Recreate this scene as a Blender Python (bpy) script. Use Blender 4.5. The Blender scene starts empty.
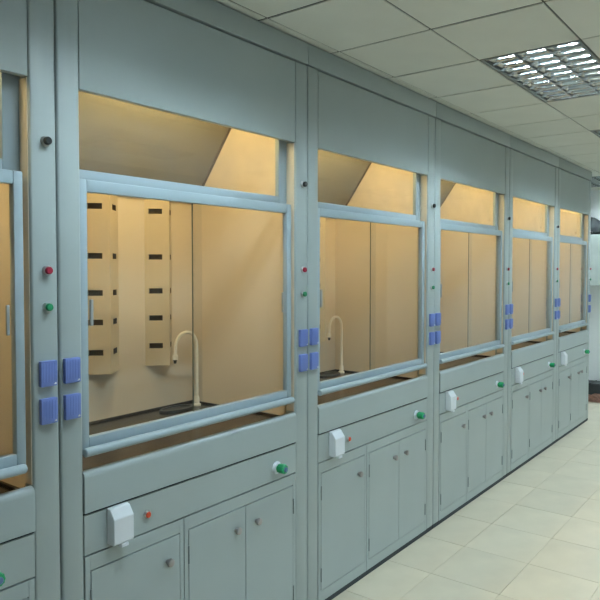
import bpy, bmesh, math, random
from mathutils import Vector, Matrix
random.seed(7)
SC = bpy.context.scene
COL = SC.collection
PI = math.pi

# ------------------------------------------------------------------ camera
CAM = Vector((0.0, -1.8686, 1.6822))
cd = bpy.data.cameras.new('camera')
cam = bpy.data.objects.new('camera', cd)
COL.objects.link(cam)
cam.location = CAM
cam.rotation_euler = (math.radians(90 - 1.8465), 0, math.radians(-52.505))
cd.sensor_width = 36.0
cd.lens = 657.254 / 600 * 36
cd.shift_y = -10.564 / 600
cd.clip_start = 0.02
SC.camera = cam

# ------------------------------------------------------------------ world, exposure
world = bpy.data.worlds.new('daylight')
SC.world = world
world.use_nodes = True
bg = world.node_tree.nodes['Background']
bg.inputs[0].default_value = (0.62, 0.83, 1.0, 1)
bg.inputs[1].default_value = 0.6
SC.view_settings.view_transform = 'Standard'
SC.view_settings.look = 'None'
SC.view_settings.gamma = 1
SC.view_settings.use_curve_mapping = False
SC.view_settings.exposure = 0.17
SC.cycles.use_denoising = True
SC.cycles.max_bounces = 10
SC.cycles.transparent_max_bounces = 16
SC.cycles.sample_clamp_indirect = 6
TUBE_STRENGTH = 90.0
HOOD_LAMP = 68.0

# ------------------------------------------------------------------ materials
def mat(name, col, rough=0.5, metal=0.0, noise=0.0, nscale=8.0, bump=0.0, bscale=200.0, rnd=0.0, spec=0.5, coat=0.0):
    m = bpy.data.materials.new(name)
    m.use_nodes = True
    nt = m.node_tree
    b = nt.nodes['Principled BSDF']
    b.inputs['Roughness'].default_value = rough
    b.inputs['Metallic'].default_value = metal
    b.inputs['Specular IOR Level'].default_value = spec
    b.inputs['Coat Weight'].default_value = coat
    b.inputs['Base Color'].default_value = (*col, 1)
    tc = nt.nodes.new('ShaderNodeTexCoord')
    if noise or rnd:
        mx = nt.nodes.new('ShaderNodeMix'); mx.data_type = 'RGBA'; mx.blend_type = 'MULTIPLY'
        mx.inputs[0].default_value = 1.0
        mx.inputs[6].default_value = (*col, 1)
        n = nt.nodes.new('ShaderNodeTexNoise'); n.inputs['Scale'].default_value = nscale
        n.inputs['Detail'].default_value = 6
        nt.links.new(tc.outputs['Object'], n.inputs['Vector'])
        mr = nt.nodes.new('ShaderNodeMapRange')
        mr.inputs[1].default_value = 0.3; mr.inputs[2].default_value = 0.7
        mr.inputs[3].default_value = 1 - noise; mr.inputs[4].default_value = 1 + noise * 0.4
        nt.links.new(n.outputs['Fac'], mr.inputs[0])
        out = mr.outputs[0]
        if rnd:
            oi = nt.nodes.new('ShaderNodeObjectInfo')
            m2 = nt.nodes.new('ShaderNodeMapRange')
            m2.inputs[3].default_value = 1 - rnd; m2.inputs[4].default_value = 1.0
            nt.links.new(oi.outputs['Random'], m2.inputs[0])
            mm = nt.nodes.new('ShaderNodeMath'); mm.operation = 'MULTIPLY'
            nt.links.new(out, mm.inputs[0]); nt.links.new(m2.outputs[0], mm.inputs[1])
            out = mm.outputs[0]
        cb = nt.nodes.new('ShaderNodeCombineColor')
        for i in range(3): nt.links.new(out, cb.inputs[i])
        nt.links.new(cb.outputs[0], mx.inputs[7])
        nt.links.new(mx.outputs[2], b.inputs['Base Color'])
    if bump:
        n2 = nt.nodes.new('ShaderNodeTexNoise'); n2.inputs['Scale'].default_value = bscale
        n2.inputs['Detail'].default_value = 3
        nt.links.new(tc.outputs['Object'], n2.inputs['Vector'])
        bp = nt.nodes.new('ShaderNodeBump'); bp.inputs['Strength'].default_value = bump
        bp.inputs['Distance'].default_value = 0.002
        nt.links.new(n2.outputs['Fac'], bp.inputs['Height'])
        nt.links.new(bp.outputs[0], b.inputs['Normal'])
    return m

def emit(name, col, s):
    m = bpy.data.materials.new(name); m.use_nodes = True
    nt = m.node_tree; nt.nodes.clear()
    e = nt.nodes.new('ShaderNodeEmission'); e.inputs[0].default_value = (*col, 1); e.inputs[1].default_value = s
    o = nt.nodes.new('ShaderNodeOutputMaterial'); nt.links.new(e.outputs[0], o.inputs[0])
    return m

def glass(name, tint=(1, 1, 1), dust=0.0):
    m = bpy.data.materials.new(name); m.use_nodes = True
    nt = m.node_tree; nt.nodes.clear()
    t = nt.nodes.new('ShaderNodeBsdfTransparent'); t.inputs[0].default_value = (*tint, 1)
    g = nt.nodes.new('ShaderNodeBsdfGlossy'); g.inputs['Roughness'].default_value = 0.03
    lw = nt.nodes.new('ShaderNodeLayerWeight'); lw.inputs[0].default_value = 0.5
    pw = nt.nodes.new('ShaderNodeMath'); pw.operation = 'POWER'; pw.inputs[1].default_value = 5.0
    nt.links.new(lw.outputs['Facing'], pw.inputs[0])
    f = nt.nodes.new('ShaderNodeMath'); f.operation = 'MULTIPLY_ADD'      # Schlick's curve, the same from both sides
    f.inputs[1].default_value = 0.66; f.inputs[2].default_value = 0.04
    nt.links.new(pw.outputs[0], f.inputs[0])
    mx = nt.nodes.new('ShaderNodeMixShader')
    nt.links.new(f.outputs[0], mx.inputs[0]); nt.links.new(t.outputs[0], mx.inputs[1]); nt.links.new(g.outputs[0], mx.inputs[2])
    o = nt.nodes.new('ShaderNodeOutputMaterial')
    last = mx.outputs[0]
    if dust:
        d = nt.nodes.new('ShaderNodeBsdfDiffuse'); d.inputs[0].default_value = (0.75, 0.72, 0.66, 1)
        n = nt.nodes.new('ShaderNodeTexNoise'); n.inputs['Scale'].default_value = 5; n.inputs['Detail'].default_value = 8
        tc = nt.nodes.new('ShaderNodeTexCoord'); nt.links.new(tc.outputs['Object'], n.inputs['Vector'])
        mr = nt.nodes.new('ShaderNodeMapRange'); mr.inputs[1].default_value = 0.4; mr.inputs[2].default_value = 0.75
        mr.inputs[3].default_value = dust * 0.3; mr.inputs[4].default_value = dust
        nt.links.new(n.outputs['Fac'], mr.inputs[0])
        m2 = nt.nodes.new('ShaderNodeMixShader')
        nt.links.new(mr.outputs[0], m2.inputs[0]); nt.links.new(last, m2.inputs[1]); nt.links.new(d.outputs[0], m2.inputs[2])
        last = m2.outputs[0]
    nt.links.new(last, o.inputs[0])
    return m

M = {
    'paint': mat('grey_blue_powder_coat', (0.38, 0.436, 0.435), 0.38, noise=0.04, nscale=3, bump=0.05, bscale=400),
    'sash': mat('sash_aluminium_paint', (0.37, 0.46, 0.51), 0.3, noise=0.03, nscale=4),
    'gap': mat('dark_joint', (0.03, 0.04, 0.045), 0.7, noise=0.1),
    'liner': mat('cream_phenolic_liner', (0.74, 0.64, 0.49), 0.42, noise=0.05, nscale=2),
    'baffle': mat('grey_baffle', (0.15, 0.145, 0.12), 0.35, noise=0.10, nscale=4),
    'column': mat('cream_column', (0.64, 0.54, 0.37), 0.45, noise=0.04, nscale=5),
    'slot': mat('dark_slot', (0.09, 0.065, 0.04), 0.8, noise=0.1),
    'top': mat('dark_resin_worktop', (0.028, 0.022, 0.018), 0.25, noise=0.15, nscale=10),
    'faucet': mat('cream_faucet_coat', (0.92, 0.87, 0.74), 0.35, noise=0.03),
    'black': mat('black_plastic', (0.015, 0.018, 0.02), 0.35, noise=0.1),
    'blue': mat('blue_plastic_socket', (0.165, 0.235, 0.58), 0.4, noise=0.05, nscale=20),
    'white': mat('white_plastic', (0.78, 0.82, 0.87), 0.4, noise=0.03),
    'red': mat('red_button', (0.30, 0.015, 0.04), 0.3, noise=0.1),
    'green': mat('green_button', (0.015, 0.21, 0.09), 0.3, noise=0.1),
    'orange': mat('orange_button', (0.75, 0.09, 0.03), 0.3, noise=0.1),
    'valve': mat('green_valve', (0.01, 0.33, 0.12), 0.35, noise=0.1, nscale=30),
    'valvecap': mat('blue_grey_cap', (0.10, 0.17, 0.32), 0.4, noise=0.1),
    'chrome': mat('satin_metal', (0.55, 0.56, 0.56), 0.3, metal=1.0, noise=0.05),
    'knob': mat('nickel_knob', (0.42, 0.39, 0.38), 0.4, metal=0.8, noise=0.05),
    'hinge': mat('hinge_metal', (0.22, 0.26, 0.26), 0.45, metal=0.3, noise=0.1),
    'pull': mat('grey_pull', (0.33, 0.36, 0.36), 0.4, noise=0.05),
    'glass': glass('clear_sash_glass', (0.97, 0.975, 0.97)),
    'gedge': mat('green_glass_edge', (0.10, 0.13, 0.09), 0.3, noise=0.1),
    'dglass': glass('dusty_upper_glass', (0.96, 0.965, 0.95), dust=0.10),
    'tile': mat('cream_floor_tile', (0.62, 0.55, 0.42), 0.32, noise=0.10, nscale=3.5, rnd=0.06),
    'grout': mat('grey_grout', (0.30, 0.29, 0.25), 0.8, noise=0.2),
    'ctile': mat('ceiling_tile', (0.78, 0.79, 0.73), 0.85, noise=0.03, nscale=5, bump=0.15, bscale=150, rnd=0.05),
    'cvoid': mat('ceiling_void', (0.05, 0.05, 0.045), 0.9, noise=0.1),
    'tbar': mat('dark_grey_grid_bar', (0.10, 0.105, 0.095), 0.7, noise=0.1),
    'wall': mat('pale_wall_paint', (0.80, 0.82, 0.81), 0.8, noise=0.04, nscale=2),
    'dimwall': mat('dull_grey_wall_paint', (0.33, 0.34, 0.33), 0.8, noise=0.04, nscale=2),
    'alu': mat('polished_louvre', (0.80, 0.81, 0.82), 0.05, metal=1.0, noise=0.06, nscale=15),
    'housing': mat('grey_housing', (0.22, 0.24, 0.24), 0.4, noise=0.02),
    'tube': emit('lit_fluorescent_tube', (0.73, 0.91, 1.0), TUBE_STRENGTH),
    'warm': emit('lit_warm_hood_lamp', (1.0, 0.77, 0.38), HOOD_LAMP),
    'frame': mat('window_frame_white', (0.75, 0.76, 0.76), 0.4, noise=0.02),
    'wglass': glass('window_glass', (0.98, 0.99, 0.99)),
    'grime': mat('dark_speck', (0.08, 0.08, 0.06), 0.9, noise=0.2),
    'duct': mat('grey_green_sheet_metal', (0.42, 0.46, 0.42), 0.5, noise=0.12, nscale=6),
    'dark': mat('dark_rubber', (0.03, 0.035, 0.035), 0.7, noise=0.2),
    'brown': mat('red_brown_rag', (0.30, 0.15, 0.10), 0.9, noise=0.4, nscale=30, bump=0.4, bscale=80),
}

# ------------------------------------------------------------------ mesh helpers
def obj(name, bm, m, parent=None, loc=(0, 0, 0), smooth=False, auto=None):
    me = bpy.data.meshes.new(name)
    bmesh.ops.recalc_face_normals(bm, faces=bm.faces)
    bm.to_mesh(me); bm.free()
    me.materials.append(M[m])
    if smooth:
        for p in me.polygons: p.use_smooth = True
        if auto is None: auto = 40
        me.set_sharp_from_angle(angle=math.radians(auto))
    o = bpy.data.objects.new(name, me)
    COL.objects.link(o)
    o.location = loc
    if parent: o.parent = parent
    return o

def share(o, name, parent, loc, rot=None):
    c = o.copy(); c.name = name; COL.objects.link(c); c.parent = parent; c.location = loc
    if rot: c.rotation_euler = rot
    return c

def empty(name, loc, label, cat, group=None):
    o = bpy.data.objects.new(name, None); COL.objects.link(o)
    o.location = loc; o.empty_display_size = 0.1
    o['label'] = label; o['category'] = cat
    if group: o['group'] = group
    return o

def bx(bm, x0, x1, y0, y1, z0, z1, bev=0.0, seg=2):
    vs = [bm.verts.new(v) for v in ((x0,y0,z0),(x1,y0,z0),(x1,y1,z0),(x0,y1,z0),(x0,y0,z1),(x1,y0,z1),(x1,y1,z1),(x0,y1,z1))]
    fs = [bm.faces.new([vs[i] for i in f]) for f in ((0,3,2,1),(4,5,6,7),(0,1,5,4),(1,2,6,5),(2,3,7,6),(3,0,4,7))]
    if bev:
        es = list({e for f in fs for e in f.edges})
        bmesh.ops.bevel(bm, geom=es, offset=bev, segments=seg, affect='EDGES', profile=0.5)
    return bm

def box(x0, x1, y0, y1, z0, z1, bev=0.0, seg=2):
    return bx(bmesh.new(), x0, x1, y0, y1, z0, z1, bev, seg)

def prism_x(bm, pts, x0, x1):
    """extrude a (y,z) outline along x"""
    a = [bm.verts.new((x0, p[0], p[1])) for p in pts]
    b = [bm.verts.new((x1, p[0], p[1])) for p in pts]
    n = len(pts)
    bm.faces.new(a); bm.faces.new(list(reversed(b)))
    for i in range(n):
        bm.faces.new((a[i], b[i], b[(i+1) % n], a[(i+1) % n]))
    return bm

def lathe(bm, prof, c, axis='-y', n=20):
    """prof: list of (r, t); t along the axis from c"""
    c = Vector(c)
    if axis == '-y': A, U, V = Vector((0,-1,0)), Vector((1,0,0)), Vector((0,0,1))
    elif axis == 'z': A, U, V = Vector((0,0,1)), Vector((1,0,0)), Vector((0,1,0))
    elif axis == 'x': A, U, V = Vector((1,0,0)), Vector((0,1,0)), Vector((0,0,1))
    rings = []
    for r, t in prof:
        if r < 1e-6:
            rings.append([bm.verts.new(c + A*t)])
        else:
            rings.append([bm.verts.new(c + A*t + U*(r*math.cos(2*PI*i/n)) + V*(r*math.sin(2*PI*i/n))) for i in range(n)])
    for a, b in zip(rings, rings[1:]):
        for i in range(n):
            j = (i+1) % n
            if len(a) == 1 and len(b) == 1: continue
            if len(a) == 1: bm.faces.new((a[0], b[i], b[j]))
            elif len(b) == 1: bm.faces.new((a[i], a[j], b[0]))
            else: bm.faces.new((a[i], a[j], b[j], b[i]))
    if len(rings[0]) > 1: bm.faces.new(rings[0])
    if len(rings[-1]) > 1: bm.faces.new(rings[-1])
    return bm

def tube(bm, pts, r, n=10):
    pts = [Vector(p) for p in pts]
    rings = []
    up = Vector((0, 1, 0))
    for i, p in enumerate(pts):
        d = (pts[min(i+1, len(pts)-1)] - pts[max(i-1, 0)]).normalized()
        u = up - d * up.dot(d)
        if u.length < 1e-3: u = Vector((0, 0, 1)) - d * d.z
        u.normalize(); v = d.cross(u)
        rr = r[i] if isinstance(r, (list, tuple)) else r
        rings.append([bm.verts.new(p + u*(rr*math.cos(2*PI*k/n)) + v*(rr*math.sin(2*PI*k/n))) for k in range(n)])
    for a, b in zip(rings, rings[1:]):
        for i in range(n):
            bm.faces.new((a[i], a[(i+1) % n], b[(i+1) % n], b[i]))
    bm.faces.new(rings[0]); bm.faces.new(rings[-1])
    return bm

def frame_bm(x0, x1, y0, y1, z0, z1, l, r, b, t, bev=0.002):
    """rectangular frame in the xz plane, butt jointed"""
    bm = bmesh.new()
    bx(bm, x0, x0+l, y0, y1, z0, z1, bev)
    bx(bm, x1-r, x1, y0, y1, z0, z1, bev)
    if b: bx(bm, x0+l, x1-r, y0+0.0005, y1-0.0005, z0, z0+b, bev)
    if t: bx(bm, x0+l, x1-r, y0+0.0005, y1-0.0005, z1-t, z1, bev)
    return bm

def structure(o):
    o['kind'] = 'structure'
    return o

# ------------------------------------------------------------------ setting
ZC = 2.742                      # ceiling height
RX0, RX1 = -2.6, 9.6            # room along the hood row
RY0, RY1 = -3.6, 0.90           # unseen wall behind the viewer, windows added for fill light / wall behind the hoods

floor = structure(obj('floor', box(RX0, RX1, RY0, RY1, -0.12, -0.004), 'grout'))
TX, TY = 0.4455, 0.385          # floor tile pitch
tile_bm = box(0.0015, TX-0.0015, 0.0008, TY-0.0008, -0.004, 0.0, 0.0006, 1)
proto = None
i0 = math.floor((RX0-3.275)/TX); i1 = math.ceil((RX1-3.275)/TX)
j0 = math.floor((RY0+0.652)/TY); j1 = math.ceil((RY1+0.652)/TY)
for i in range(i0, i1):
    for j in range(j0, j1):
        x, y = 3.275 + i*TX, -0.652 + j*TY
        if y > -0.02 and x < 7.6: continue
        if x < RX0 or y < RY0 or x+TX > RX1 or y+TY > RY1:      # cut tile along a wall
            a, b = max(x, RX0), min(x+TX, RX1); c, d = max(y, RY0), min(y+TY, RY1)
            if b-a > 0.01 and d-c > 0.01:
                obj('floor_tile', box(0.0015, b-a-0.0015, 0.0008, d-c-0.0008, -0.004, 0.0, 0.0006, 1), 'tile', floor, (a, c, 0))
            continue
        if proto is None:
            proto = obj('floor_tile', tile_bm, 'tile', floor, (x, y, 0))
        else:
            share(proto, 'floor_tile', floor, (x, y, random.uniform(-0.0004, 0.0004)))
ceil_ = structure(obj('ceiling', box(RX0, RX1, RY0, RY1, ZC+0.112, ZC+0.20), 'cvoid'))
CX, CY = 0.5425, 0.492          # ceiling tile pitch
GX, GY = 3.243, -0.530          # a grid crossing: near left corner of the lit fixture in view
fix_cells = set()
for k in (-8, -4, 0, 4, 8):
    for r in (-1, -5):
        fix_cells |= {(k, r), (k+1, r)}
fix_cells |= {(9, 1), (10, 1)}
ctile_bm = box(0.007, CX-0.007, 0.0045, CY-0.0045, 0.0, 0.012, 0.001, 1)
proto = None
for i in range(math.floor((RX0-GX)/CX), math.ceil((RX1-GX)/CX)):
    for j in range(math.floor((RY0-GY)/CY), math.ceil((RY1-GY)/CY)):
        if (i, j) in fix_cells: continue
        x, y = GX + i*CX, GY + j*CY
        if j >= 2 and x < 7.0: continue
        if x < RX0 or y < RY0 or x+CX > RX1 or y+CY > RY1:      # cut tile along a wall
            a, b = max(x, RX0), min(x+CX, RX1); c, d = max(y, RY0), min(y+CY, RY1)
            if b-a > 0.02 and d-c > 0.02:
                obj('ceiling_tile', box(0.007, b-a-0.004, 0.0045, d-c-0.003, 0.0, 0.012, 0.001, 1), 'ctile', ceil_, (a, c, ZC))
            continue
        z = ZC + random.uniform(-0.0008, 0.0008)
        if proto is None:
            proto = obj('ceiling_tile', ctile_bm, 'ctile', ceil_, (x, y, z))
        else:
            share(proto, 'ceiling_tile', ceil_, (x, y, z))
for i in range(math.floor((RX0-GX)/CX)+1, math.ceil((RX1-GX)/CX)):
    # lines that cross a fixture stop at its rim
    x = GX + i*CX
    cuts = [(GY+r*CY, GY+(r+1)*CY) for (k, r) in fix_cells if k+1 == i and (k+1, r) in fix_cells]
    ys = [RY0] + [v for c in sorted(cuts) for v in c] + [RY1]
    bm = bmesh.new()
    for a, b in zip(ys[::2], ys[1::2]): bx(bm, -0.008, 0.008, a, b, 0.004, 0.010)
    obj('grid_bar', bm, 'tbar', ceil_, (x, 0, ZC))
for j in range(math.floor((RY0-GY)/CY)+1, math.ceil((RY1-GY)/CY)):
    obj('grid_bar', box(RX0, RX1, -0.005, 0.005, 0.0045, 0.0105), 'tbar', ceil_, (0, GY+j*CY, ZC))

structure(obj('wall_back', box(RX0, RX1, RY1, RY1+0.1, 0, ZC+0.2), 'wall'))
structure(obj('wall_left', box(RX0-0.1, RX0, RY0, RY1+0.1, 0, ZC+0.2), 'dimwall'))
structure(obj('wall_right', box(RX1, RX1+0.1, RY0, RY1+0.1, 0, ZC+0.2), 'wall'))
structure(obj('baseboard_right', box(RX1-0.012, RX1, RY0, RY1, 0, 0.09, 0.003), 'duct'))
FILL_WIN = [(-2.2, -0.1), (0.3, 2.4)]  # unseen windows, added to throw cool fill daylight on the hood fronts
WZ0, WZ1 = 0.92, 2.25
bm = bmesh.new()
bx(bm, RX0, RX1, RY0-0.2, RY0, 0, WZ0)
bx(bm, RX0, RX1, RY0-0.2, RY0, WZ1, ZC+0.2)
edges = [RX0] + [v for w in FILL_WIN for v in w] + [RX1]
for a, b in zip(edges[::2], edges[1::2]):
    bx(bm, a, b, RY0-0.2, RY0, WZ0, WZ1)
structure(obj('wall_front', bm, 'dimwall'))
for k, (a, b) in enumerate(FILL_WIN):
    bm = frame_bm(a, b, RY0-0.12, RY0-0.06, WZ0, WZ1, 0.05, 0.05, 0.05, 0.05)
    bx(bm, (a+b)/2-0.03, (a+b)/2+0.03, RY0-0.12, RY0-0.06, WZ0+0.05, WZ1-0.05)
    w = structure(obj('window_%d' % (k+1), bm, 'frame'))  # added window, out of view, there for its light
    for c, d in ((a+0.05, (a+b)/2-0.03), ((a+b)/2+0.03, b-0.05)):
        obj('pane', box(c, d, RY0-0.092, RY0-0.088, WZ0+0.05, WZ1-0.05), 'wglass', w)
    ld = bpy.data.lights.new('window_portal', 'AREA'); ld.shape = 'RECTANGLE'
    ld.size = b-a; ld.size_y = WZ1-WZ0; ld.cycles.is_portal = True
    lo = bpy.data.objects.new('window_portal', ld); COL.objects.link(lo)
    lo.location = ((a+b)/2, RY0-0.16, (WZ0+WZ1)/2); lo.rotation_euler = (math.radians(90), 0, 0)

# ------------------------------------------------------------------ louvred ceiling lights
FL, FW = 2*CX, CY
blade_me = None
def ceiling_light(x, y, label):
    global blade_me
    t = empty('ceiling_light', (x, y, ZC), label, 'ceiling light', 'recessed louvred ceiling lights')
    e = 0.006
    # housing tray, open downward, hanging up into the ceiling void
    bm = bmesh.new()
    bx(bm, e, FL-e, e, e+0.012, 0.0, 0.10); bx(bm, e, FL-e, FW-e-0.012, FW-e, 0.0, 0.10)
    bx(bm, e, e+0.012, e+0.012, FW-e-0.012, 0.0, 0.10); bx(bm, FL-e-0.012, FL-e, e+0.012, FW-e-0.012, 0.0, 0.10)
    bx(bm, e, FL-e, e, FW-e, 0.10, 0.108)
    obj('housing', bm, 'housing', t)
    nb = 10
    x_in0, x_in1 = e+0.012, FL-e-0.012
    cw = (FW-2*e-0.024)/3
    # side and middle reflectors: V section, point down
    for k in range(4):
        yc = e+0.012 + k*cw
        pts = [(-0.0015, 0.0), (0.0015, 0.0), (0.006, 0.022), (0.018, 0.045), (-0.018, 0.045), (-0.006, 0.022)]
        if k == 0: pts = [p if p[0] > 0 else (0.0005, p[1]) for p in pts][1:5]
        if k == 3: pts = [(-0.0005, 0.0), (-0.0005, 0.045), (-0.018, 0.045), (-0.006, 0.022), (-0.0015, 0.0)]
        pts = [(yc+a, b) for a, b in pts]
        obj('reflector', prism_x(bmesh.new(), pts, x_in0, x_in1), 'alu', t, smooth=True, auto=60)
    for k in range(3):
        y0 = e+0.012+k*cw
        for i in range(nb):
            xc = x_in0 + 0.012 + i*(x_in1-x_in0-0.024)/(nb-1)
            if blade_me is None:
                bm = bmesh.new()
                prof = [(-0.0012, 0.0), (0.0012, 0.0), (0.0013, 0.015), (0.003, 0.022), (0.009, 0.030),
                        (-0.009, 0.030), (-0.003, 0.022), (-0.0013, 0.015)]
                # curved in plan and sagging in the middle, like a pressed blade
                rings = []
                n = 6
                for s in range(n+1):
                    yy = 0.004 + (cw-0.008)*s/n
                    q = 1-(2*s/n-1)**2
                    rings.append([bm.verts.new((a, yy, b*(1-0.10*q)+0.002*q)) for a, b in prof])
                for A, B in zip(rings, rings[1:]):
                    for u in range(len(prof)):
                        bm.faces.new((A[u], A[(u+1) % len(prof)], B[(u+1) % len(prof)], B[u]))
                bm.faces.new(rings[0]); bm.faces.new(rings[-1])
                blade_me = obj('louvre_blade', bm, 'alu', t, (xc, y0, 0), smooth=True, auto=60)
            else:
                share(blade_me, 'louvre_blade', t, (xc, y0, 0))
        tb = bmesh.new()
        lathe(tb, [(0.012, 0.0), (0.013, 0.002), (0.013, FL-0.092), (0.012, FL-0.09)], (0.045, y0+cw/2, 0.060), 'x', 8)
        obj('fluorescent_tube', tb, 'tube', t)
    return t

ceiling_light(GX, GY-CY, 'lit louvred ceiling light, third from the end wall, above the aisle')
ceiling_light(GX+4*CX, GY-CY, 'lit louvred ceiling light, second from the end wall, above the aisle')
ceiling_light(GX+8*CX, GY-CY, 'lit louvred ceiling light nearest the end wall, above the aisle')
ceiling_light(GX-4*CX, GY-CY, 'lit louvred ceiling light, fourth from the end wall, above the aisle')
ceiling_light(GX+9*CX, GY+CY, 'lit louvred ceiling light in the recess beyond the last fume hood')  # extra lamp added to brighten the end wall, no such source known
for k, n in ((8, 'nearest the end wall'), (4, 'second from the end wall'), (0, 'third from the end wall'), (-4, 'fourth from the end wall')):
    ceiling_light(GX+k*CX, GY-5*CY, 'lit louvred ceiling light beside the windows, ' + n)

# ------------------------------------------------------------------ fume hoods
SEAM = [-0.12, 1.1827, 2.4964, 3.8433, 5.1704, 6.4640, 7.6827]
ORD = ['sixth', 'fifth', 'fourth', 'third', 'second', 'nearest']
W0 = 1.3137
Z_RAIL, Z_PAN, Z_WIN, Z_AP, Z_GR, Z_BT = 2.735, 2.634, 2.262, 1.010, 0.868, 0.728
Z_TOP = 0.970
YB = 0.714

def slotted_face(bm, p0, p1, z0, z1, slots, t0, t1, sh):
    """vertical face from p0 to p1 with rectangular openings; returns the opening corners"""
    p0, p1 = Vector(p0), Vector(p1)
    zs = [z0]
    for s in sorted(slots): zs += [s-sh/2, s+sh/2]
    zs.append(z1)
    ts = [0, t0, t1, 1]
    V = [[bm.verts.new((*(p0.lerp(p1, t)), z)) for t in ts] for z in zs]
    for i in range(len(zs)-1):
        for j in range(3):
            if i % 2 == 1 and j == 1: continue
            bm.faces.new((V[i][j], V[i][j+1], V[i+1][j+1], V[i+1][j]))

def pocket(p0, p1, zc, t0, t1, sh, nrm, dep):
    p0, p1, nrm = Vector(p0), Vector(p1), Vector(nrm)
    a, b = p0.lerp(p1, t0), p0.lerp(p1, t1)
    bm = bmesh.new()
    F = [bm.verts.new((*q, z)) for q, z in ((a, zc-sh/2), (b, zc-sh/2), (b, zc+sh/2), (a, zc+sh/2))]
    B = [bm.verts.new((*(q - nrm*dep), z)) for q, z in ((a, zc-sh/2), (b, zc-sh/2), (b, zc+sh/2), (a, zc+sh/2))]
    bm.faces.new(B)
    for i in range(4): bm.faces.new((F[i], F[(i+1) % 4], B[(i+1) % 4], B[i]))
    return bm

SLOTS = [1.963, 1.738, 1.570, 1.436, 1.298]
def slotted_column(h, xl, a, d, b):
    """triangular service column on the back panel, left corner at xl, ridge a further on, d deep"""
    z0, z1 = 1.200, 2.055
    L, A, Rr = (xl, YB), (xl+a, YB-d), (xl+a+b, YB)
    bm = bmesh.new()
    slotted_face(bm, L, A, z0, z1, SLOTS, 0.16, 0.72, 0.026)
    slotted_face(bm, A, Rr, z0, z1, SLOTS, 0.30, 0.75, 0.026)
    for z in (z0, z1):
        bm.faces.new([bm.verts.new((*p, z)) for p in (L, A, Rr)])
    bmesh.ops.remove_doubles(bm, verts=bm.verts, dist=1e-5)
    c = obj('slotted_column', bm, 'column', h)
    r = math.sqrt(0.5)
    for s in SLOTS:
        obj('slot', pocket(L, A, s, 0.16, 0.72, 0.026, (-r, -r), 0.02), 'slot', c)
        obj('slot', pocket(A, Rr, s, 0.30, 0.75, 0.026, (r, -r), 0.02), 'slot', c)
    return c

def socket(h, xc, zc):
    w, hh = 0.056, 0.080
    bm = box(xc-w/2, xc+w/2, -0.016, 0.0, zc-hh/2, zc+hh/2, 0.003)
    o = obj('socket_cover', bm, 'blue', h, smooth=True)
    bm = bmesh.new()
    for k in range(5):
        x = xc - w/2 + 0.009 + k*(w-0.018)/4
        bx(bm, x-0.0018, x+0.0018, -0.0168, -0.0158, zc-hh/2+0.014, zc+hh/2-0.006, 0.0005, 1)
    obj('ridges', bm, 'blue', o)
    bm = bmesh.new()
    vs = [bm.verts.new(v) for v in ((xc+w/2-0.014, -0.0182, zc-hh/2+0.006), (xc+w/2-0.005, -0.0182, zc-hh/2+0.006), (xc+w/2-0.007, -0.0182, zc-hh/2+0.012),
                                    (xc+w/2-0.014, -0.0158, zc-hh/2+0.006), (xc+w/2-0.005, -0.0158, zc-hh/2+0.006), (xc+w/2-0.007, -0.0158, zc-hh/2+0.012))]
    bm.faces.new(vs[:3]); bm.faces.new(vs[3:][::-1])
    for i in range(3): bm.faces.new((vs[i], vs[(i+1) % 3], vs[(i+1) % 3+3], vs[i+3]))
    obj('white_mark', bm, 'white', o)

def push_button(h, name, x, z, m, y=0.0, r=0.013, l=0.02):
    b = obj(name, lathe(bmesh.new(), [(r*1.25, 0), (r*1.25, 0.006), (r*1.05, 0.010), (r, 0.010)], (x, y, z), n=18), 'chrome', h, smooth=True)
    obj('button_cap', lathe(bmesh.new(), [(r*0.92, 0.008), (r*0.92, l-0.003), (r*0.75, l), (0, l)], (x, y, z), n=18), m, b, smooth=True)
    return b

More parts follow.
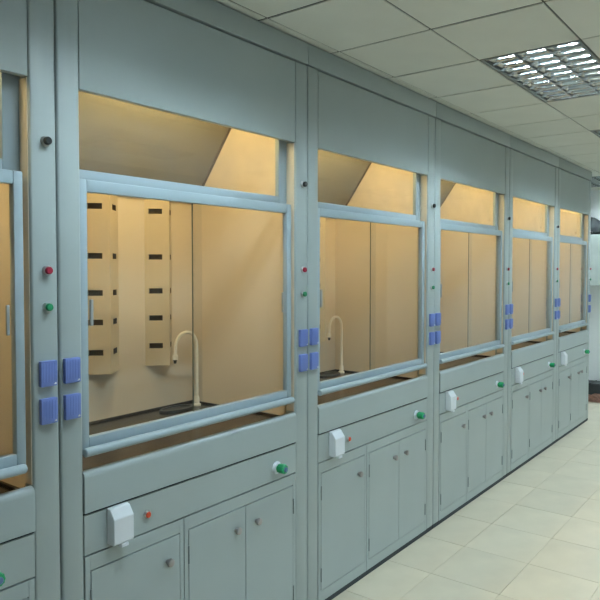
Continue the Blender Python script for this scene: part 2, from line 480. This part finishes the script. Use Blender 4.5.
def fume_hood(idx):
    x0, x1 = SEAM[idx], SEAM[idx+1]
    w = x1 - x0
    s = w / W0
    far = ORD[idx]
    where = 'standing nearest the pale end wall' if idx == 5 else far + ' from the pale end wall'
    h = empty('fume_hood', (x0, 0, 0), 'grey-blue laboratory fume hood with lit cream interior, ' + where, 'fume hood', 'row of fume hoods')
    pl, pr = 0.083*s, w - 0.092*s          # inner edges of the posts
    # carcass
    obj('side_panel', box(0.002, 0.066, 0.055, 0.86, 0.025, 2.63), 'paint', h)
    obj('side_panel', box(w-0.066, w-0.002, 0.055, 0.86, 0.025, 2.63), 'paint', h)
    obj('plinth', box(0.004, w-0.004, 0.003, 0.80, 0.0, 0.025), 'gap', h)  # black and nearly flush, so the shade of the kick recess is painted on
    obj('roof_panel', box(0.002, w-0.002, 0.03, 0.86, 2.632, 2.66), 'paint', h)
    # posts
    for a, b in ((0.0025, pl), (pr, w-0.0025)):
        bm = box(a, b, 0.0, 0.052, 0.025, Z_PAN, 0.008, 3)
        obj('post', bm, 'paint', h, smooth=True)
    # inside faces of the posts are lined in cream, down to the sash track
    for a, b in ((pl, pl+0.003), (pr-0.003, pr)):
        obj('jamb_liner', box(a, b, 0.010, 0.054, Z_AP+0.004, Z_WIN-0.002), 'liner', h)
    # head
    obj('top_rail', box(0.0015, w-0.0015, -0.005, 0.05, Z_PAN+0.003, Z_RAIL, 0.003), 'paint', h, smooth=True)
    obj('upper_panel', box(pl+0.002, pr-0.002, 0.003, 0.028, Z_WIN, Z_PAN-0.004, 0.002), 'paint', h)
    # fixed upper window
    f = obj('upper_window', frame_bm(pl-0.030, pr+0.003, 0.054, 0.078, 1.972, 2.36, 0.045, 0.060, 0.040, 0.03), 'sash', h, smooth=True)
    obj('pane', box(pl+0.015, pr-0.057, 0.064, 0.069, 2.012, 2.33), 'dglass', f)
    # vertical sliding sash
    sl, sr, sb, st = pl+0.004, pr-0.016, 1.066, 1.975
    f = obj('sash', frame_bm(sl, sr, 0.014, 0.042, sb, st, 0.030, 0.030, 0.052, 0.040, 0.003), 'sash', h, smooth=True)
    xm = (sl+sr)/2
    g = obj('pane', box(sl+0.030, xm, 0.024, 0.028, sb+0.052, st-0.040), 'glass', f)
    g2 = obj('pane', box(xm-0.0393, sr-0.030, 0.032, 0.036, sb+0.052, st-0.040), 'glass', f)
    obj('pane_edge', box(xm-0.0420, xm-0.0395, 0.0315, 0.0365, sb+0.052, st-0.040), 'gedge', f)
    obj('pull_handle', box(sl+0.040, sl+0.050, 0.013, 0.0235, 1.49, 1.578, 0.002), 'pull', f)
    obj('pull_handle', box(sr-0.052, sr-0.042, 0.022, 0.0315, 1.48, 1.572, 0.002), 'pull', f)
    hb = bmesh.new()
    lathe(hb, [(0.012, 0), (0.015, 0.003), (0.015, sr-sl-0.016), (0.012, sr-sl-0.012)], (sl-0.002, -0.004, 1.075), 'x', 16)
    obj('handle_bar', hb, 'sash', f, smooth=True)
    # apron, control strip
    bm = bmesh.new()
    prism_x(bm, [(0.03, Z_GR+0.004), (-0.003, Z_GR+0.004), (-0.005, Z_GR+0.006), (-0.005, Z_AP-0.022), (-0.003, Z_AP-0.012),
                 (0.003, Z_AP-0.004), (0.012, Z_AP), (0.020, Z_AP), (0.022, Z_AP-0.003), (0.022, Z_AP-0.08), (0.03, Z_AP-0.085)], pl+0.001, pr-0.001)
    obj('apron', bm, 'paint', h, smooth=True, auto=30)
    obj('joint_strip', box(pl, pr, 0.006, 0.05, Z_GR-0.0038, Z_GR+0.0038), 'gap', h)  # dark strip colours in the shade of the groove under the apron
    obj('control_strip', box(pl+0.001, pr-0.001, 0.0, 0.03, Z_BT+0.002, Z_GR-0.004, 0.0015), 'paint', h)
    obj('backing_strip', box(pl+0.001, pr-0.001, 0.032, 0.045, Z_BT-0.003, Z_GR-0.010), 'gap', h)
    # controls on the strip
    xa, xb = 0.172*s, 0.254*s
    bm = bmesh.new()
    prism_x(bm, [(0.0, 0.742), (-0.036, 0.742), (-0.041, 0.748), (-0.041, 0.832), (-0.018, 0.864), (0.0, 0.866)], xa, xb)
    bmesh.ops.bevel(bm, geom=list(bm.edges), offset=0.002, segments=1, affect='EDGES')
    sw = obj('flap_socket', bm, 'white', h)
    obj('flap_tab', box(xa+0.030*s, xa+0.060*s, -0.041, -0.024, 0.729, 0.7415, 0.002), 'white', sw)
    push_button(h, 'orange_button', 0.343*s, 0.794, 'orange', 0.0, 0.0125, 0.013)
    xv = w - 0.236*s
    v = obj('valve', lathe(bmesh.new(), [(0.028, 0), (0.028, 0.006), (0.024, 0.010), (0, 0.010)], (xv, 0.0, 0.786), n=22), 'white', h, smooth=True)
    bm = bmesh.new()
    n = 20
    prof = [(0.012, 0.008), (0.012, 0.014), (0.020, 0.016), (0.0215, 0.022), (0.0215, 0.050), (0.019, 0.054), (0, 0.054)]
    lathe(bm, prof, (xv, 0.0, 0.786), n=n)
    for vt in bm.verts:
        d = Vector((vt.co.x-xv, 0, vt.co.z-0.786))
        if d.length > 0.015:
            k = round(math.atan2(d.z, d.x)/(2*PI/n)) % 2
            if k: vt.co -= d*0.10
    obj('valve_knob', bm, 'valve', v, smooth=True, auto=25)
    obj('valve_cap', lathe(bmesh.new(), [(0.011, 0.0535), (0.011, 0.058), (0.008, 0.0605), (0, 0.0605)], (xv, 0.0, 0.786), n=16), 'valvecap', v, smooth=True)
    # controls on the posts
    xp = w - 0.041*s
    k = obj('key_switch', lathe(bmesh.new(), [(0.0165, 0), (0.0165, 0.006), (0.013, 0.010), (0.012, 0.010)], (xp, 0, 2.074), n=20), 'chrome', h, smooth=True)
    obj('key_knob', lathe(bmesh.new(), [(0.0125, 0.006), (0.0125, 0.020), (0.010, 0.023), (0, 0.023)], (xp, 0, 2.074), n=16), 'black', k, smooth=True)
    push_button(h, 'red_button', xp, 1.675, 'red')
    push_button(h, 'green_button', xp, 1.561, 'green')
    for z in (1.355, 1.238):
        socket(h, w-0.045*s, z)
        socket(h, 0.039*s, z)
    # lined interior
    il, ir = 0.075, w-0.075
    obj('liner_side', box(il-0.008, il, 0.080, YB, Z_TOP, 2.50), 'liner', h)
    obj('liner_side', box(ir, ir+0.008, 0.080, YB, Z_TOP, 2.50), 'liner', h)
    obj('liner_back', box(il-0.008, ir+0.008, YB, YB+0.008, Z_TOP-0.03, 2.50), 'liner', h)
    obj('liner_ceiling', box(il-0.008, ir+0.008, 0.056, YB+0.008, 2.50, 2.51), 'liner', h)
    obj('liner_head', box(il, ir, 0.080, 0.086, 2.34, 2.50), 'liner', h)
    bm = bmesh.new()
    prism_x(bm, [(YB-0.001, 2.055), (YB-0.001, 2.065), (0.669, 2.065), (0.352, 2.499), (0.344, 2.499), (0.664, 2.055)], il+0.002, ir-0.002)
    obj('sloped_baffle', bm, 'baffle', h)
    for e in (il+0.001, ir-0.011):
        obj('baffle_seal', prism_x(bmesh.new(), [(0.668, 2.053), (0.672, 2.053), (0.346, 2.4995), (0.336, 2.4995), (0.656, 2.053)], e, e+0.010), 'slot', h)
    lp = obj('lamp_housing', box(w/2-0.40, w/2+0.40, 0.11, 0.22, 2.472, 2.499, 0.003), 'frame', h)
    obj('lamp_tube', lathe(bmesh.new(), [(0.015, 0), (0.016, 0.003), (0.016, 0.737), (0.015, 0.74)], (w/2-0.37, 0.165, 2.452), 'x', 10), 'warm', lp)
    # worktop, cup sink, faucet
    obj('worktop', box(il, ir, 0.056, YB, Z_TOP-0.03, Z_TOP, 0.002), 'top', h)
    obj('worktop_nosing', box(pl+0.002, pr-0.002, 0.0225, 0.0555, Z_TOP-0.03, Z_TOP-0.001, 0.001), 'top', h)
    lip = bmesh.new()
    bx(lip, il, ir, YB-0.012, YB-0.0005, Z_TOP, Z_TOP+0.010, 0.002, 1)
    bx(lip, ir-0.012, ir-0.0005, 0.06, YB-0.013, Z_TOP, Z_TOP+0.010, 0.002, 1)
    obj('worktop_lip', lip, 'top', h)
    sk = lathe(bmesh.new(), [(1.0, 0), (1.0, 0.006), (0.97, 0.010), (0.86, 0.010), (0.80, 0.005), (0.5, 0.0015), (0, 0.001)], (0, 0, 0), 'z', 28)
    for vt in sk.verts: vt.co.x *= 0.105; vt.co.y *= 0.055
    obj('cup_sink', sk, 'black', h, (w-0.262*s, 0.628, Z_TOP), smooth=True)
    fx, fy, fr = w-0.132*s, 0.620, 0.072
    fa = obj('faucet', lathe(bmesh.new(), [(0.021, 0), (0.021, 0.008), (0.014, 0.014), (0.013, 0.045), (0.011, 0.05)], (fx, fy, Z_TOP), 'z', 18), 'faucet', h, smooth=True)
    pts = [(fx, fy, Z_TOP+0.03), (fx, fy, 1.15), (fx, fy, 1.285)]
    for q in range(1, 15):
        t = PI*q/14*1.03
        pts.append((fx-fr+fr*math.cos(t), fy-0.0*t, 1.285+fr*math.sin(t)))
    lx, _, lz = pts[-1]
    pts.append((lx-0.002, fy, 1.240))
    obj('swan_neck', tube(bmesh.new(), pts, 0.0086, 12), 'faucet', fa, smooth=True)
    obj('spout_collar', lathe(bmesh.new(), [(0.0135, 0), (0.0135, 0.022), (0.011, 0.024)], (lx-0.002, fy, 1.225), 'z', 14), 'faucet', fa, smooth=True)
    obj('spout_tip', lathe(bmesh.new(), [(0.006, 0), (0.0095, 0.018), (0.009, 0.02)], (lx-0.003, fy, 1.206), 'z', 12), 'black', fa, smooth=True)
    slotted_column(h, 0.574*s, 0.085, 0.085, 0.109)
    slotted_column(h, 0.925*s, 0.083, 0.085, 0.090)
    # ---------------- base cabinets between the posts
    if idx > 0:
        cabinet(x0, pl+0.002, 0.5215*s, 1, 'single-door grey base cabinet under the fume hood ' + where, s)
    cabinet(x0, 0.5235*s, pr-0.002, 2, 'double-door grey base cabinet under the fume hood ' + where, s)
    return h

def cabinet(ox, a, b, doors, label, s):
    w = b - a
    t = empty('base_cabinet', (ox+a, 0, 0), label, 'cabinet', 'single-door base cabinets' if doors == 1 else 'double-door base cabinets')
    zt, zb = Z_BT-0.004, 0.027
    fl, fr, ft, fb = 0.020*s, 0.019*s, 0.050, 0.055
    obj('carcass', box(0.003, w-0.003, 0.024, 0.58, zb, zt), 'gap', t)
    obj('face_frame', frame_bm(0.001, w-0.001, 0.0, 0.024, zb, zt, fl, fr, fb, ft, 0.0012), 'paint', t)
    d0, d1, e0, e1 = fl+0.0035, w-fr-0.0035, zb+fb+0.0035, zt-ft-0.0035
    spans = [(d0, d1)] if doors == 1 else [(d0, (d0+d1)/2-0.0018), ((d0+d1)/2+0.0018, d1)]
    for k, (p, q) in enumerate(spans):
        d = obj('door', box(p, q, -0.001, 0.020, e0, e1, 0.0015), 'paint', t)
        right_knob = (doors == 1) or k == 0
        kx = q-0.060*s if right_knob else p+0.066*s
        kn = obj('knob', lathe(bmesh.new(), [(0.009, 0.0), (0.009, 0.008), (0.014, 0.011), (0.0155, 0.016), (0.0145, 0.023), (0.010, 0.026), (0, 0.026)],
                 (kx, -0.001, 0.586), n=18), 'knob', d, smooth=True)
        hx = p-0.002 if right_knob else q+0.002
        for z in (0.575, 0.165):
            obj('hinge', lathe(bmesh.new(), [(0.0025, 0), (0.0034, 0.002), (0.0034, 0.068), (0.0025, 0.07)], (hx, -0.0025, z-0.035), 'z', 8), 'hinge', d, smooth=True)
    return t

for i in range(6):
    fume_hood(i)

# ------------------------------------------------------------------ far corner beyond the row
c = empty('wall_cabinet', (RX1-0.30, 0.36, 1.45), 'grey-green sheet metal wall cabinet on the end wall beyond the hoods', 'wall cabinet')
obj('cabinet_body', box(0, 0.30, -0.35, 0.45, 0.0, 0.68, 0.006), 'duct', c)
obj('door', box(-0.016, -0.001, -0.34, 0.05, 0.012, 0.668, 0.003), 'duct', c)
obj('door', box(-0.016, -0.001, 0.054, 0.44, 0.012, 0.668, 0.003), 'duct', c)


p = empty('floor_duct', (RX1-0.42, 0.44, 0.0), 'low dark rubber duct on the floor against the end wall', 'floor duct')
bm = bmesh.new()
prism_x(bm, [(0.30, 0.0), (-0.30, 0.0), (-0.27, 0.10), (-0.20, 0.16), (0.24, 0.16), (0.28, 0.10)], 0.0, 0.30)
bmesh.ops.bevel(bm, geom=list(bm.edges), offset=0.012, segments=2, affect='EDGES')
obj('duct_body', bm, 'dark', p, smooth=True)
bm = bmesh.new()
for k in range(5): bx(bm, -0.004, 0.304, -0.2+0.1*k-0.006, -0.2+0.1*k+0.006, 0.02, 0.166, 0.002, 1)
obj('duct_ribs', bm, 'dark', p)

# crumpled rag on the floor in front of the duct
bm = bmesh.new()
n, m = 18, 10
grid = [[None]*(n+1) for _ in range(m+1)]
rr = random.Random(5)
ph = [rr.uniform(0, 6.28) for _ in range(8)]
for i in range(m+1):
    for j in range(n+1):
        u, v = j/n, i/m
        edge = min(1.0, 6*min(u, 1-u, v, 1-v))
        z = 0.006 + edge*(0.030 + 0.022*math.sin(11*u+ph[0]+3*v) + 0.018*math.sin(15*v+ph[1]-4*u) + 0.010*math.sin(27*u+19*v+ph[2]))
        x = -0.20 + 0.40*v + 0.025*math.sin(9*u+ph[3])
        y = -0.28 + 0.56*u + 0.02*math.sin(12*v+ph[4])
        grid[i][j] = bm.verts.new((x, y, max(z, 0.004)))
for i in range(m):
    for j in range(n):
        bm.faces.new((grid[i][j], grid[i][j+1], grid[i+1][j+1], grid[i+1][j]))
bmesh.ops.solidify(bm, geom=list(bm.faces), thickness=0.003)
r_ = obj('floor_rag', bm, 'brown', None, (RX1-0.68, 0.36, 0.0), smooth=True, auto=80)
r_['label'] = 'crumpled red-brown rag on the floor before the dark duct'; r_['category'] = 'rag'
q_ = obj('dark_bag', lathe(bmesh.new(), [(0.10, 0.0), (0.15, 0.03), (0.16, 0.08), (0.13, 0.14), (0.07, 0.19), (0.03, 0.23), (0.0, 0.24)], (0, 0, 0), 'z', 20), 'dark', None, (RX1-0.17, 0.42, 2.131), smooth=True)
for vt in q_.data.vertices:
    a = math.atan2(vt.co.y, vt.co.x); k = 1 + 0.12*math.sin(3*a+1) + 0.06*math.sin(7*a)
    vt.co.x *= k*0.8; vt.co.y *= k*1.3
q_['label'] = 'dark slumped bag lying on top of the wall cabinet'; q_['category'] = 'bag'
